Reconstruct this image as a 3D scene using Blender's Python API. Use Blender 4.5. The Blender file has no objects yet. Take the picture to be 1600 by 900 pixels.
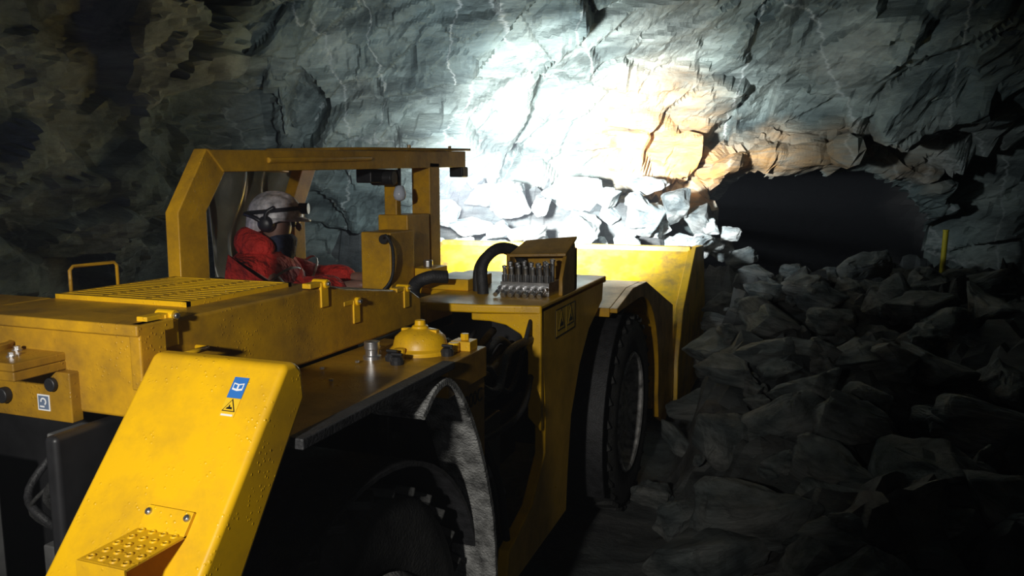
import bpy, bmesh, math, random
from mathutils import Vector, Matrix, noise
random.seed(7)
sc=bpy.context.scene
COL=bpy.context.collection
sc.view_settings.view_transform='Standard'

# ------------------------------------------------------------------ materials
def newmat(name):
    m=bpy.data.materials.new(name); m.use_nodes=True
    nt=m.node_tree; b=nt.nodes['Principled BSDF']
    return m,nt,b
def N(nt,t,**k):
    n=nt.nodes.new(t)
    for a,v in k.items():
        if a in n.inputs: n.inputs[a].default_value=v
        else: setattr(n,a,v)
    return n
def ramp(nt,fac,stops):
    r=nt.nodes.new('ShaderNodeValToRGB'); e=r.color_ramp.elements
    e[0].position=stops[0][0]; e[0].color=(*stops[0][1],1)
    e[1].position=stops[-1][0]; e[1].color=(*stops[-1][1],1)
    for p,c in stops[1:-1]:
        x=e.new(p); x.color=(*c,1)
    nt.links.new(fac,r.inputs[0]); return r
def simple(name,col,rough=.5,metal=0.,nscale=20.,var=.25,bump=.0,bscale=200.,bdist=.01):
    m,nt,b=newmat(name); L=nt.links
    tc=N(nt,'ShaderNodeTexCoord')
    no=N(nt,'ShaderNodeTexNoise'); no.inputs['Scale'].default_value=nscale; no.inputs['Detail'].default_value=6
    L.new(tc.outputs['Object'],no.inputs['Vector'])
    r=ramp(nt,no.outputs['Fac'],[(.3,tuple(c*(1-var) for c in col)),(.7,tuple(min(1,c*(1+var)) for c in col))])
    L.new(r.outputs[0],b.inputs['Base Color'])
    b.inputs['Roughness'].default_value=rough; b.inputs['Metallic'].default_value=metal
    if bump>0:
        n2=N(nt,'ShaderNodeTexNoise'); n2.inputs['Scale'].default_value=bscale; n2.inputs['Detail'].default_value=4
        L.new(tc.outputs['Object'],n2.inputs['Vector'])
        bp=N(nt,'ShaderNodeBump'); bp.inputs['Strength'].default_value=bump; bp.inputs['Distance'].default_value=bdist
        L.new(n2.outputs['Fac'],bp.inputs['Height']); L.new(bp.outputs[0],b.inputs['Normal'])
    return m
def paint(name,col,dirt,wet=.35,dirtamt=.45,lo=.42,hi=.72):
    m,nt,b=newmat(name); L=nt.links
    tc=N(nt,'ShaderNodeTexCoord')
    no=N(nt,'ShaderNodeTexNoise'); no.inputs['Scale'].default_value=5; no.inputs['Detail'].default_value=9; no.inputs['Roughness'].default_value=.7
    L.new(tc.outputs['Object'],no.inputs['Vector'])
    r=ramp(nt,no.outputs['Fac'],[(lo,(0,0,0)),(hi,(dirtamt,)*3)])
    mx=N(nt,'ShaderNodeMix',data_type='RGBA'); mx.inputs[6].default_value=(*col,1); mx.inputs[7].default_value=(*dirt,1)
    L.new(r.outputs[0],mx.inputs[0])
    L.new(mx.outputs[2],b.inputs['Base Color'])
    rr=ramp(nt,no.outputs['Fac'],[(.3,(wet,)*3),(.7,(wet+.22,)*3)])
    L.new(rr.outputs[0],b.inputs['Roughness'])
    v=N(nt,'ShaderNodeTexVoronoi'); v.inputs['Scale'].default_value=110
    L.new(tc.outputs['Object'],v.inputs['Vector'])
    vr=ramp(nt,v.outputs['Distance'],[(.12,(1,1,1)),(.28,(0,0,0))])
    n3=N(nt,'ShaderNodeTexNoise'); n3.inputs['Scale'].default_value=14
    L.new(tc.outputs['Object'],n3.inputs['Vector'])
    nr=ramp(nt,n3.outputs['Fac'],[(.45,(0,0,0)),(.60,(1,1,1))])
    mu=N(nt,'ShaderNodeMath',operation='MULTIPLY'); L.new(vr.outputs[0],mu.inputs[0]); L.new(nr.outputs[0],mu.inputs[1])
    bp=N(nt,'ShaderNodeBump'); bp.inputs['Strength'].default_value=.5; bp.inputs['Distance'].default_value=.002
    L.new(mu.outputs[0],bp.inputs['Height']); L.new(bp.outputs[0],b.inputs['Normal'])
    return m
def rock(name,dark,light,rust=None,vein=True,sc_=1.0,rough=.75):
    m,nt,b=newmat(name); L=nt.links
    tc=N(nt,'ShaderNodeTexCoord')
    mp=N(nt,'ShaderNodeMapping'); mp.inputs['Rotation'].default_value=(0.2,.45,.35); mp.inputs['Scale'].default_value=(.55*sc_,1.*sc_,2.4*sc_)
    L.new(tc.outputs['Object'],mp.inputs[0])
    n1=N(nt,'ShaderNodeTexNoise'); n1.inputs['Scale'].default_value=1.6; n1.inputs['Detail'].default_value=9; n1.inputs['Roughness'].default_value=.7; n1.inputs['Distortion'].default_value=.4
    L.new(mp.outputs[0],n1.inputs['Vector'])
    r=ramp(nt,n1.outputs['Fac'],[(.36,dark),(.5,tuple((a+c)/2 for a,c in zip(dark,light))),(.64,light)])
    colr=r.outputs[0]
    n4=N(nt,'ShaderNodeTexNoise'); n4.inputs['Scale'].default_value=.8*sc_; n4.inputs['Detail'].default_value=4
    L.new(tc.outputs['Object'],n4.inputs['Vector'])
    r4=ramp(nt,n4.outputs['Fac'],[(.38,(.58,.66,.66)),(.5,(1,1.03,.98)),(.62,(1.16,1.10,1.02))])
    mm=N(nt,'ShaderNodeMix',data_type='RGBA',blend_type='MULTIPLY'); mm.inputs[0].default_value=1
    L.new(colr,mm.inputs[6]); L.new(r4.outputs[0],mm.inputs[7]); colr=mm.outputs[2]
    if vein:
        mp2=N(nt,'ShaderNodeMapping'); mp2.inputs['Rotation'].default_value=(0,-.5,.3); mp2.inputs['Scale'].default_value=(1.2,.5,.3)
        L.new(tc.outputs['Object'],mp2.inputs[0])
        n6=N(nt,'ShaderNodeMix',data_type='VECTOR'); n6.inputs[0].default_value=.22
        L.new(mp2.outputs[0],n6.inputs[4]); L.new(n1.outputs['Color'],n6.inputs[5])
        v2=N(nt,'ShaderNodeTexVoronoi',feature='DISTANCE_TO_EDGE'); v2.inputs['Scale'].default_value=1.0
        L.new(n6.outputs[1],v2.inputs['Vector'])
        v2r=ramp(nt,v2.outputs['Distance'],[(.0,(.6,.6,.6)),(.010,(0,0,0))])
        m3=N(nt,'ShaderNodeMix',data_type='RGBA'); L.new(v2r.outputs[0],m3.inputs[0]); L.new(colr,m3.inputs[6]); m3.inputs[7].default_value=(.5,.53,.51,1); colr=m3.outputs[2]
    if rust:
        n7=N(nt,'ShaderNodeTexNoise'); n7.inputs['Scale'].default_value=3.2; n7.inputs['Detail'].default_value=10; n7.inputs['Roughness'].default_value=.72; n7.inputs['Distortion'].default_value=.6
        L.new(mp.outputs[0],n7.inputs['Vector'])
        nr=ramp(nt,n7.outputs['Fac'],[(.34,(.15,.15,.15)),(.66,(1,1,1))])
        for (cx,cy,cz,rad,rc) in rust:
            vm=N(nt,'ShaderNodeVectorMath',operation='DISTANCE'); vm.inputs[1].default_value=(cx,cy,cz)
            L.new(tc.outputs['Object'],vm.inputs[0])
            mr=N(nt,'ShaderNodeMapRange'); mr.inputs['From Min'].default_value=rad; mr.inputs['From Max'].default_value=rad*.1
            L.new(vm.outputs['Value'],mr.inputs['Value'])
            ad=N(nt,'ShaderNodeMath',operation='MULTIPLY'); L.new(mr.outputs[0],ad.inputs[0]); L.new(nr.outputs[0],ad.inputs[1])
            a2=N(nt,'ShaderNodeMath',operation='MULTIPLY'); a2.use_clamp=True; a2.inputs[1].default_value=1.25; L.new(ad.outputs[0],a2.inputs[0])
            m4=N(nt,'ShaderNodeMix',data_type='RGBA'); L.new(a2.outputs[0],m4.inputs[0]); L.new(colr,m4.inputs[6]); m4.inputs[7].default_value=(*rc,1); colr=m4.outputs[2]
    L.new(colr,b.inputs['Base Color'])
    b.inputs['Roughness'].default_value=rough
    nb=N(nt,'ShaderNodeTexNoise'); nb.inputs['Scale'].default_value=6*sc_; nb.inputs['Detail'].default_value=10; nb.inputs['Roughness'].default_value=.74
    L.new(mp.outputs[0],nb.inputs['Vector'])
    bp=N(nt,'ShaderNodeBump'); bp.inputs['Strength'].default_value=.7; bp.inputs['Distance'].default_value=.05
    L.new(nb.outputs['Fac'],bp.inputs['Height'])
    L.new(bp.outputs[0],b.inputs['Normal'])
    return m

M={}
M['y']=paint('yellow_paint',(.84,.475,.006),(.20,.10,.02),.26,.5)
M['ym']=paint('yellow_paint_dim_dirty',(.64,.34,.010),(.12,.065,.018),.28,.75,.38,.68)  # darker yellow: dimness under grazing light put into the colour, plus dirt
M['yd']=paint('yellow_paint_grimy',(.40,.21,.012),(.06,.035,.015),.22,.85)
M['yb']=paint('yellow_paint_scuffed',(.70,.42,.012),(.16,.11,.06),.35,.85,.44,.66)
M['rub']=simple('rubber',(.018,.018,.02),.6,0,30,.5,.3,150)
M['tyre']=simple('dusty_tyre_rubber',(.026,.026,.025),.75,0,18,.6,.4,120)
M['dusty']=simple('lit_grey_rubber',(.19,.19,.185),.42,0,25,.85,.8,160)  # rubber greyed up: light falling on the rear flap is put into its colour
M['dark']=simple('dark_steel',(.022,.022,.024),.45,.3,12,.4)
M['steel']=simple('steel',(.5,.5,.51),.28,.9,40,.3)
M['greysteel']=simple('painted_grey_steel',(.15,.15,.15),.5,.2,10,.4)
M['rim']=simple('muddy_rim',(.36,.35,.34),.7,.0,25,.7,.3,90)
M['white']=simple('white_print',(.75,.75,.75),.4,0,10,.03)
M['blue']=simple('blue_print',(.03,.16,.50),.4,0,10,.03)
M['bluegrey']=simple('blue_grey_print',(.12,.16,.24),.4,0,10,.03)
M['sign']=simple('sign_yellow',(.8,.5,.02),.4,0,10,.03)
M['black']=simple('black_print',(.01,.01,.01),.4,0,10,.03)
M['jacket']=simple('red_fabric',(.62,.028,.018),.8,0,9,.4,1.,14,.06)
M['refl']=simple('reflective_tape',(.7,.7,.72),.35,0,10,.05)
M['skin']=simple('skin',(.26,.14,.105),.5,0,20,.08)
M['helmet']=simple('helmet_shell',(.62,.60,.64),.35,0,38,.5)
M['muff']=simple('ear_defender_plastic',(.025,.025,.035),.4,0,14,.2)
M['gaiter']=simple('dark_blue_knit',(.035,.045,.09),.9,0,60,.4,.7,40,.02)
M['trouser']=simple('dark_trouser_fabric',(.03,.03,.045),.85,0,30,.3)
M['glass']=simple('lamp_lens',(.5,.55,.65),.1,0,10,.05)
M['vinyl']=simple('olive_black_vinyl',(.22,.22,.16),.3,0,6,.4,.1,30)
M['pole']=simple('yellow_marker_plastic',(.75,.62,.03),.5,0,10,.1)

ya=math.radians(20.3); cs,sn=math.cos(ya),math.sin(ya)
def W(u,d,z): return Vector((cs*u-sn*d, sn*u+cs*d, z))
def pt(u,d,z): p=W(u,d,z); return (p.x,p.y,p.z)
RUST=[(*pt(1.35,7.0,1.98),.80,(.66,.34,.09)),(*pt(1.72,7.0,1.76),.50,(.58,.27,.06)),(*pt(2.3,6.95,1.78),.50,(.50,.27,.09)),(*pt(3.5,6.8,1.62),.50,(.44,.25,.10)),(*pt(2.9,6.85,1.76),.48,(.46,.26,.09)),(*pt(.75,7.0,2.05),.40,(.58,.38,.15))]
M['wall']=rock('cave_rock',(.075,.092,.09),(.31,.355,.34),RUST)
M['ceil']=rock('cave_roof_rock',(.08,.09,.1),(.25,.28,.29),None,False)
M['deep']=rock('shaded_tunnel_rock',(.010,.010,.010),(.028,.028,.028),None,False)  # near-black copy of the rock, tunnel darkness put into the colour
M['floor']=rock('floor_muck',(.03,.032,.034),(.13,.14,.145),None,False,2.)
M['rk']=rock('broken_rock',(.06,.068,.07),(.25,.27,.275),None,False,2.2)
M['rkb']=rock('floodlit_broken_rock',(.25,.28,.30),(.60,.63,.64),None,False,1.8)  # lighter copy of the broken rock, floodlight brightness put into the colour

# ------------------------------------------------------------------ builder
WL={}
def cat(pts,k=6):
    if len(pts)<3: return [Vector(p) for p in pts]
    P=[Vector(p) for p in pts]; out=[]
    Q=[P[0]*2-P[1]]+P+[P[-1]*2-P[-2]]
    for i in range(1,len(Q)-2):
        a,b,c,d=Q[i-1],Q[i],Q[i+1],Q[i+2]
        for j in range(k):
            t=j/k
            out.append(.5*((2*b)+(c-a)*t+(2*a-5*b+4*c-d)*t*t+(3*b-a-3*c+d)*t**3))
    out.append(P[-1]); return out
class B:
    def __init__(s): s.v=[];s.f=[];s.mi=[]
    def add(s,vs,fs,m=0):
        o=len(s.v); s.v+=[Vector(v) for v in vs]
        for f in fs: s.f.append([i+o for i in f]); s.mi.append(m)
        return s
    def box(s,c,size,rot=None,m=0):
        vs=[]
        for x in(-.5,.5):
            for y in(-.5,.5):
                for z in(-.5,.5):
                    p=Vector((x*size[0],y*size[1],z*size[2]))
                    if rot is not None: p=rot@p
                    vs.append(p+Vector(c))
        return s.add(vs,[(0,1,3,2),(4,6,7,5),(0,4,5,1),(2,3,7,6),(0,2,6,4),(1,5,7,3)],m)
    def bb(s,x0,x1,y0,y1,z0,z1,m=0):
        return s.box(((x0+x1)/2,(y0+y1)/2,(z0+z1)/2),(abs(x1-x0),abs(y1-y0),abs(z1-z0)),None,m)
    def prism(s,pts,ax,a,b,m=0):
        def mkp(p,h):
            q=list(p); q.insert(ax,h); return Vector(q)
        n=len(pts); vs=[mkp(p,a) for p in pts]+[mkp(p,b) for p in pts]
        fs=[tuple(range(n))[::-1],tuple(range(n,2*n))]+[(i,(i+1)%n,n+(i+1)%n,n+i) for i in range(n)]
        return s.add(vs,fs,m)
    def plate(s,o,r,u,pts,h0,h1,m=0):
        o,r,u=Vector(o),Vector(r).normalized(),Vector(u).normalized(); nn=r.cross(u)
        n=len(pts); vs=[o+r*a+u*b+nn*h0 for a,b in pts]+[o+r*a+u*b+nn*h1 for a,b in pts]
        fs=[tuple(range(n))[::-1],tuple(range(n,2*n))]+[(i,(i+1)%n,n+(i+1)%n,n+i) for i in range(n)]
        return s.add(vs,fs,m)
    def cyl(s,p1,p2,r,n=16,m=0,r2=None):
        p1,p2=Vector(p1),Vector(p2); r2=r if r2 is None else r2
        d=(p2-p1).normalized(); a=d.orthogonal().normalized(); b=d.cross(a)
        vs=[];
        for p,rr in((p1,r),(p2,r2)):
            for i in range(n):
                t=2*math.pi*i/n; vs.append(p+(a*math.cos(t)+b*math.sin(t))*rr)
        fs=[tuple(range(n))[::-1],tuple(range(n,2*n))]+[(i,(i+1)%n,n+(i+1)%n,n+i) for i in range(n)]
        return s.add(vs,fs,m)
    def tube(s,pts,r,n=8,m=0,k=6,flat=1.):
        P=cat(pts,k) if k>1 else [Vector(p) for p in pts]
        vs=[];fs=[]; up=None
        for i,p in enumerate(P):
            d=(P[min(i+1,len(P)-1)]-P[max(i-1,0)]).normalized()
            if up is None: up=d.orthogonal().normalized()
            up=(up-d*up.dot(d)).normalized(); b=d.cross(up)
            for j in range(n):
                t=2*math.pi*j/n; vs.append(p+(up*math.cos(t)+b*math.sin(t)*flat)*r)
        for i in range(len(P)-1):
            for j in range(n): fs.append((i*n+j,i*n+(j+1)%n,(i+1)*n+(j+1)%n,(i+1)*n+j))
        fs.append(tuple(range(n))[::-1]); fs.append(tuple(range((len(P)-1)*n,len(P)*n)))
        return s.add(vs,fs,m)
    def lathe(s,prof,c,ax,n=32,m=0):
        c=Vector(c); d=Vector(ax).normalized(); a=d.orthogonal().normalized(); b=d.cross(a)
        vs=[];fs=[]; k=len(prof)
        for i in range(n):
            t=2*math.pi*i/n; e=a*math.cos(t)+b*math.sin(t)
            for r,h in prof: vs.append(c+d*h+e*r)
        for i in range(n):
            for j in range(k-1): fs.append((i*k+j,((i+1)%n)*k+j,((i+1)%n)*k+j+1,i*k+j+1))
        return s.add(vs,fs,m)
    def band(s,path,x0,x1,th,m=0):
        n=len(path); P=[Vector((0,a,b)) for a,b in path]; o=[]
        for i in range(n):
            d=(P[min(i+1,n-1)]-P[max(i-1,0)]).normalized(); nn=Vector((0,-d.z,d.y)); o.append(P[i]+nn*th)
        poly=[(p.y,p.z) for p in P]+[(p.y,p.z) for p in reversed(o)]
        vs=[Vector((x0,a,b)) for a,b in poly]+[Vector((x1,a,b)) for a,b in poly]; N2=len(poly)
        fs=[(i,(i+1)%N2,N2+(i+1)%N2,N2+i) for i in range(N2)]
        for i in range(n-1):
            fs.append((i,N2-1-i,N2-2-i,i+1)); fs.append((N2+i,N2+i+1,N2+N2-2-i,N2+N2-1-i))
        return s.add(vs,fs,m)
    def mk(s,name,mats,parent=None,bevel=0,smooth=False,sub=0,seg=2,origin=None,label=None):
        c=Vector((0,0,0))
        if origin is not None: c=Vector(origin)
        elif s.v:
            mn=Vector([min(v[i] for v in s.v) for i in range(3)]); mx=Vector([max(v[i] for v in s.v) for i in range(3)])
            c=(mn+mx)/2
        me=bpy.data.meshes.new(name); me.from_pydata([v-c for v in s.v],[],s.f)
        if not isinstance(mats,(list,tuple)): mats=[mats]
        for mt in mats: me.materials.append(M[mt])
        for p,i in zip(me.polygons,s.mi): p.material_index=i
        bm=bmesh.new(); bm.from_mesh(me); bmesh.ops.recalc_face_normals(bm,faces=bm.faces); bm.to_mesh(me); bm.free()
        ob=bpy.data.objects.new(name,me); COL.objects.link(ob)
        pl=WL.get(parent.name,Vector()) if parent else Vector()
        ob.parent=parent; ob.location=c-pl; WL[ob.name]=c
        if smooth or bevel>0: me.polygons.foreach_set('use_smooth',[True]*len(me.polygons))
        if bevel>0:
            md=ob.modifiers.new('b','BEVEL'); md.width=bevel; md.segments=seg; md.limit_method='ANGLE'; md.angle_limit=math.radians(35); md.harden_normals=True
        if sub: md=ob.modifiers.new('s','SUBSURF'); md.levels=sub; md.render_levels=sub
        if label: ob['label']=label
        return ob
def empty(name,loc,label,category,parent=None):
    e=bpy.data.objects.new(name,None); COL.objects.link(e); e.location=loc; WL[e.name]=Vector(loc); e.empty_display_size=.1
    e['label']=label; e['category']=category; return e
def top(ob,label,category,group=None):
    ob['label']=label; ob['category']=category
    if group: ob['group']=group
    return ob

# ------------------------------------------------------------------ cave
def sm(a,b,x):
    t=max(0,min(1,(x-a)/(b-a))); return t*t*(3-2*t)
def softp(x,k=4.):
    return math.log(1+math.exp(k*x))/k if k*x<30 else x
AR=[(1.66,-.6),(1.70,1.1),(1.80,1.48),(1.95,1.66),(2.30,1.74),(2.45,1.68),(2.85,1.74),(3.0,1.64),(3.30,1.65),(3.68,1.52),(3.95,1.40),(4.10,1.0),(4.16,-.6)]
def arch(u):
    if u<=AR[0][0] or u>=AR[-1][0]: return -.6
    for (a,b),(c,d) in zip(AR,AR[1:]):
        if a<=u<=c: return b+(d-b)*(u-a)/(c-a)
def hsh(c):
    def f(x): x=math.sin(x)*43758.5453; return (x-math.floor(x))*2-1
    return Vector((f(c.x*12.98+c.y*78.2+c.z*37.7),f(c.x*39.3+c.y*11.1+c.z*83.2),f(c.x*73.1+c.y*52.2+c.z*9.15)))
def facet(p,size,seed,soft=0.,lo=.3):
    q=p/size+Vector((seed,seed*1.7,seed*.6))
    d,pts=noise.voronoi(q)
    h=hsh(pts[0]); e=d[1]-d[0]
    v=(q-pts[0]).dot(h)*.85+h.x*.16
    if soft>0:
        return (v*(lo+(1-lo)*sm(0,soft,e))-.06*max(0,1-e/.05))*size
    return (v-(.10*max(0,1-e/.06)))*size
RS=Matrix.Rotation(math.radians(28),3,'Y')
def rockdisp(P,a=1.):
    q=RS@P; q=Vector((q.x*.62,q.y*.8,q.z*1.15))
    q=q+noise.noise_vector(P*1.3)*.12
    return a*(facet(q,1.3,3.1,.07,.5)*.62+facet(q,.55,8.3,.09,.45)*.72+facet(q,.24,5.7,.12,.4)*.62+facet(q,.10,1.7,.15,.3)*.4+noise.fractal(P*.5,1.,2.,3)*.20)
def Dw(u,z):
    d=7.8
    if z>.9: d-=.42*(z-.9)**1.15
    d-=2.1*softp(-2.5-u)
    d-=1.5*softp(u-4.3)
    d-=1.1*sm(1.6,4.2,u)*sm(1.5,2.6,z)
    d+=.45*math.exp(-((u+2.45)/.16)**2)*sm(1.,2.,z)
    t=arch(u)
    if 1.0<u<4.5:
        k=sm(1.0,1.7,u)*(1-sm(3.9,4.5,u)); tt=max(t,1.25)
        d-=.42*k*math.exp(-((z-tt-.14)/.16)**2)
    if 0.7<u<2.2: d-=.22*math.exp(-((z-1.86+.1*(u-1.5))/.09)**2)*sm(.7,1.,u)*(1-sm(1.9,2.2,u))
    return d
def grid(name,nu,nv,fn,mat,kind='structure',skip=None):
    vs=[fn(i,j) for j in range(nv) for i in range(nu)]
    fs=[(j*nu+i,j*nu+i+1,(j+1)*nu+i+1,(j+1)*nu+i) for j in range(nv-1) for i in range(nu-1) if not(skip and skip(i,j))]
    me=bpy.data.meshes.new(name); me.from_pydata(vs,[],fs); me.materials.append(M[mat])
    ob=bpy.data.objects.new(name,me); COL.objects.link(ob); ob['kind']=kind
    return ob
st=.026; NU=int(15/st); NV=int(5.3/st)
def wallp(i,j):
    u=-8+i*st; z=-.6+j*st
    d=Dw(u,z); du=(Dw(u+.1,z)-Dw(u-.1,z))/.2; dz=(Dw(u,z+.1)-Dw(u,z-.1))/.2
    du=max(-3,min(3,du)); dz=max(-1.2,min(1.2,dz))
    n=Vector((du,-1,dz)).normalized()
    a=.82
    t=arch(u)
    if 1.4<u<4.4: a=.82-.30*math.exp(-((z-t)/.25)**2)
    P=W(u,d,z); r=rockdisp(P,a)
    return W(u+n.x*r,d+n.y*r,z+n.z*r)
def inhole(i,j):
    u=-8+(i+.5)*st; z=-.6+(j+.5)*st
    return z<arch(u)+.05*noise.noise(Vector((u*5,0,1.3)))
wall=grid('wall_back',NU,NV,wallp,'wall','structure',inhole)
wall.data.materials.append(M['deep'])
bm=bmesh.new(); bm.from_mesh(wall.data); bm.verts.ensure_lookup_table()
rim=[]
for e in bm.edges:
    if e.is_boundary:
        js=[v.index//NU for v in e.verts]; is_=[v.index%NU for v in e.verts]
        us=[-8+i*st for i in is_]
        if all(1.5<u<4.4 for u in us) and not all(j==0 for j in js) and not all(j==NV-1 for j in js): rim.append(e)
cur=rim; step=0
TD=Vector((.20,.98,0))
while step<14:
    r=bmesh.ops.extrude_edge_only(bm,edges=cur)
    nv_=[g for g in r['geom'] if isinstance(g,bmesh.types.BMVert)]; cur=[g for g in r['geom'] if isinstance(g,bmesh.types.BMEdge)]
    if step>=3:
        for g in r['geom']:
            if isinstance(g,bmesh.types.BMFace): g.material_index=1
    ln=.08 if step<3 else (.45 if step<7 else 1.0)
    cen=Vector((0,0,0))
    for v in nv_: cen+=v.co
    cen/=max(1,len(nv_))
    hx=Vector((.98,-.2,0))
    for v in nv_:
        if step>=2 and step<7:
            o=(v.co-cen); w=o.dot(hx)
            v.co+=hx*(w*.22)
            if o.z>-.2: v.co.z+=.25+.1*o.z
        v.co+=TD*ln
        nz=noise.noise_vector(v.co*1.6)*(.04 if step<3 else .16); v.co+=Vector((nz.x,0,nz.z))
    step+=1
bm.normal_update(); bm.to_mesh(wall.data); bm.free()
def endp(i,j):
    s=-9+i*.25; z=-1+j*.25
    P=W(2.9,7.4,0)+TD*8.3+Vector((.98,-.2,0))*s; P.z=z
    return P-TD*rockdisp(P,1.)
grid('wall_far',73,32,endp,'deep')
def ceilp(i,j):
    u=-8.5+i*.15; d=-4+j*.15
    P=W(u,d,4.1); return P+Vector((0,0,rockdisp(P,1.)))
grid('ceiling',110,80,ceilp,'ceil')

def H(u,d):
    x,y=cs*u-sn*d,sn*u+cs*d
    right=(.28*sm(1.4,2.8,d)+.54*sm(2.8,6.2,d))*sm(.4,1.4,u)+.22*sm(2.0,4.2,u)*sm(1.2,4.,d)*(1-sm(4.8,6.2,d))
    heap=1.46*sm(6.1,6.8,d)*(1-sm(1.1,2.0,u))*sm(-3.2,-1.5,u)
    inside=sm(-.66,-.40,x)+sm(6.55,6.8,y)
    h=max(right*min(1,inside),heap*sm(6.45,6.75,y))
    if d>6.6 and u>1.7: h=h*(1-.9*sm(6.6,8.0,d)*sm(1.7,2.1,u))
    return h
def floorp(i,j):
    u=-8+i*.06; d=-3+j*.06
    P=W(u,d,0); h=H(u,d)
    r=(facet(P,.5,2.2)*.5+facet(P,.22,4.4)*.55)*(.08+1.*min(1,h*3))+noise.fractal(P*1.5,1.,2.,3)*.02
    return W(u,d,h+r-.02)
grid('floor',260,340,floorp,'floor')

# rocks ------------------------------------------------------------
def rockmesh(seed,n=16,flat=(1,1,1),mat='rk'):
    rnd=random.Random(seed); bm=bmesh.new()
    for i in range(n):
        v=Vector((rnd.gauss(0,1),rnd.gauss(0,1),rnd.gauss(0,1))).normalized()*rnd.uniform(.8,1.05)
        bm.verts.new(Vector((v.x*flat[0],v.y*flat[1],v.z*flat[2]))*.5)
    r=bmesh.ops.convex_hull(bm,input=bm.verts)
    bmesh.ops.delete(bm,geom=[v for v in bm.verts if not v.link_faces],context='VERTS')
    bmesh.ops.dissolve_limit(bm,angle_limit=math.radians(12),verts=bm.verts,edges=bm.edges)
    bmesh.ops.bevel(bm,geom=list(bm.edges),offset=.022,segments=1,affect='EDGES')
    bmesh.ops.triangulate(bm,faces=bm.faces)
    bmesh.ops.subdivide_edges(bm,edges=bm.edges,cuts=4,use_grid_fill=True)
    for v in bm.verts:
        v.co+=v.co.normalized()*(facet(v.co,.42,seed*1.3,.08,.5)*.17+facet(v.co,.18,seed*2.1,.1,.4)*.18+noise.fractal(v.co*3+Vector((seed,)*3),1.,2.,3)*.025)
    me=bpy.data.meshes.new('rock'); bm.to_mesh(me); bm.free(); me.materials.append(M[mat]); return me
RM=[rockmesh(i,14+i%5,(1,.76+.07*(i%3),.64+.07*(i%4))) for i in range(12)]
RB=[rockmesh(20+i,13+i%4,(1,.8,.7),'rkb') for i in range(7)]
def putrock(me,p,s,rot,label,group,aspect=(1,1,1)):
    ob=bpy.data.objects.new('rock',me); COL.objects.link(ob); ob.location=p; ob.scale=(s*aspect[0],s*aspect[1],s*aspect[2]); ob.rotation_euler=rot
    ob['label']=label; ob['category']='rock'; ob['group']=group
    return ob
rnd=random.Random(5)
GL='angular grey broken rock lying on the muck pile'
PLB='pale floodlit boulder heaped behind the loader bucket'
def seat(u,d,s): return H(u,d)+s*.14
big=[(1350,6.0,.70,(1,.8,.9)),(1262,5.5,.62,(1,.7,.6)),(1212,4.9,.44,(1,1,.7)),(1305,5.0,.42,(1,1,.6)),
    (1240,6.4,.30,(1,1,.9)),(1176,5.2,.36,(1,.8,.7)),(1440,5.0,.6,(1,1,.7)),(1422,6.2,.36,(1,1,.8)),(1120,4.9,.42,(1,1,.7)),
    (1095,4.5,.42,(1,1,.8)),(1450,5.6,.48,(1,.8,.6)),(1300,6.4,.28,(1,1,.8)),(1180,6.2,.36,(1,1,.9)),(1080,4.2,.36,(1,1,.8)),
    (1150,4.3,.5,(1,1,.6)),(1030,3.7,.30,(1,1,.8)),(1200,5.6,.36,(1,1,.7)),(1130,5.5,.36,(1,1,.8)),(1390,5.5,.4,(1,1,.8)),
    (1500,5.6,.5,(1,1,.8)),(1140,6.1,.46,(1,1,.9)),(1115,5.8,.4,(1,1,.8)),(1250,4.5,.5,(1,.8,.6)),(1360,4.4,.55,(1,1,.6)),
    (1140,3.7,.6,(1,.9,.8)),(1250,3.7,.55,(1,.8,.8)),(1350,3.6,.6,(1,.8,.8)),(1480,4.2,.6,(1,.8,.7)),(1560,4.8,.7,(1,.8,.8)),(1190,3.0,.6,(1,.9,.8)),(1330,2.9,.55,(1,.9,.7)),(1460,3.2,.6,(1,.9,.7)),(1090,3.2,.42,(1,.9,.8)),(1560,3.6,.6,(1,.9,.8)),(1120,2.5,.4,(1,.9,.8)),(1260,2.4,.4,(1,.9,.8)),(1400,2.4,.4,(1,.9,.8))]
for (px,d,s,asp) in big:
    u=(px-800)/1200*d
    putrock(RM[rnd.randrange(12)],W(u,d,seat(u,d,s)),s,(rnd.uniform(-.35,.35),rnd.uniform(-.35,.35),rnd.uniform(0,6)),'large '+GL,'broken rock of the muck pile',asp)
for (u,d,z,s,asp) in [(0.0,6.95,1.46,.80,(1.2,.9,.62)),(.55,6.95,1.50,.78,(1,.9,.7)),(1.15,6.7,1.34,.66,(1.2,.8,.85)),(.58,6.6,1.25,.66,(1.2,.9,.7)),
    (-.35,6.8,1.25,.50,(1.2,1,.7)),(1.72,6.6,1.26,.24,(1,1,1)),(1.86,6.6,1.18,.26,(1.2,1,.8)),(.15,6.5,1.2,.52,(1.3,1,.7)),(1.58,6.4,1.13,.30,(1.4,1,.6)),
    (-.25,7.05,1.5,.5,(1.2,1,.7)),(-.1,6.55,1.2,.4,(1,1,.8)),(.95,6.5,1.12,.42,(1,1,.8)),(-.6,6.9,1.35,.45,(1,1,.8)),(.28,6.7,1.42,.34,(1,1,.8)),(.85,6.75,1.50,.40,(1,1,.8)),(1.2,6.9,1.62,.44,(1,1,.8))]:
    putrock(RB[rnd.randrange(7)],W(u,d,z),s,(rnd.uniform(-.3,.3),rnd.uniform(-.3,.3),rnd.uniform(0,6)),PLB,'pale boulders behind the bucket',asp)
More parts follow.
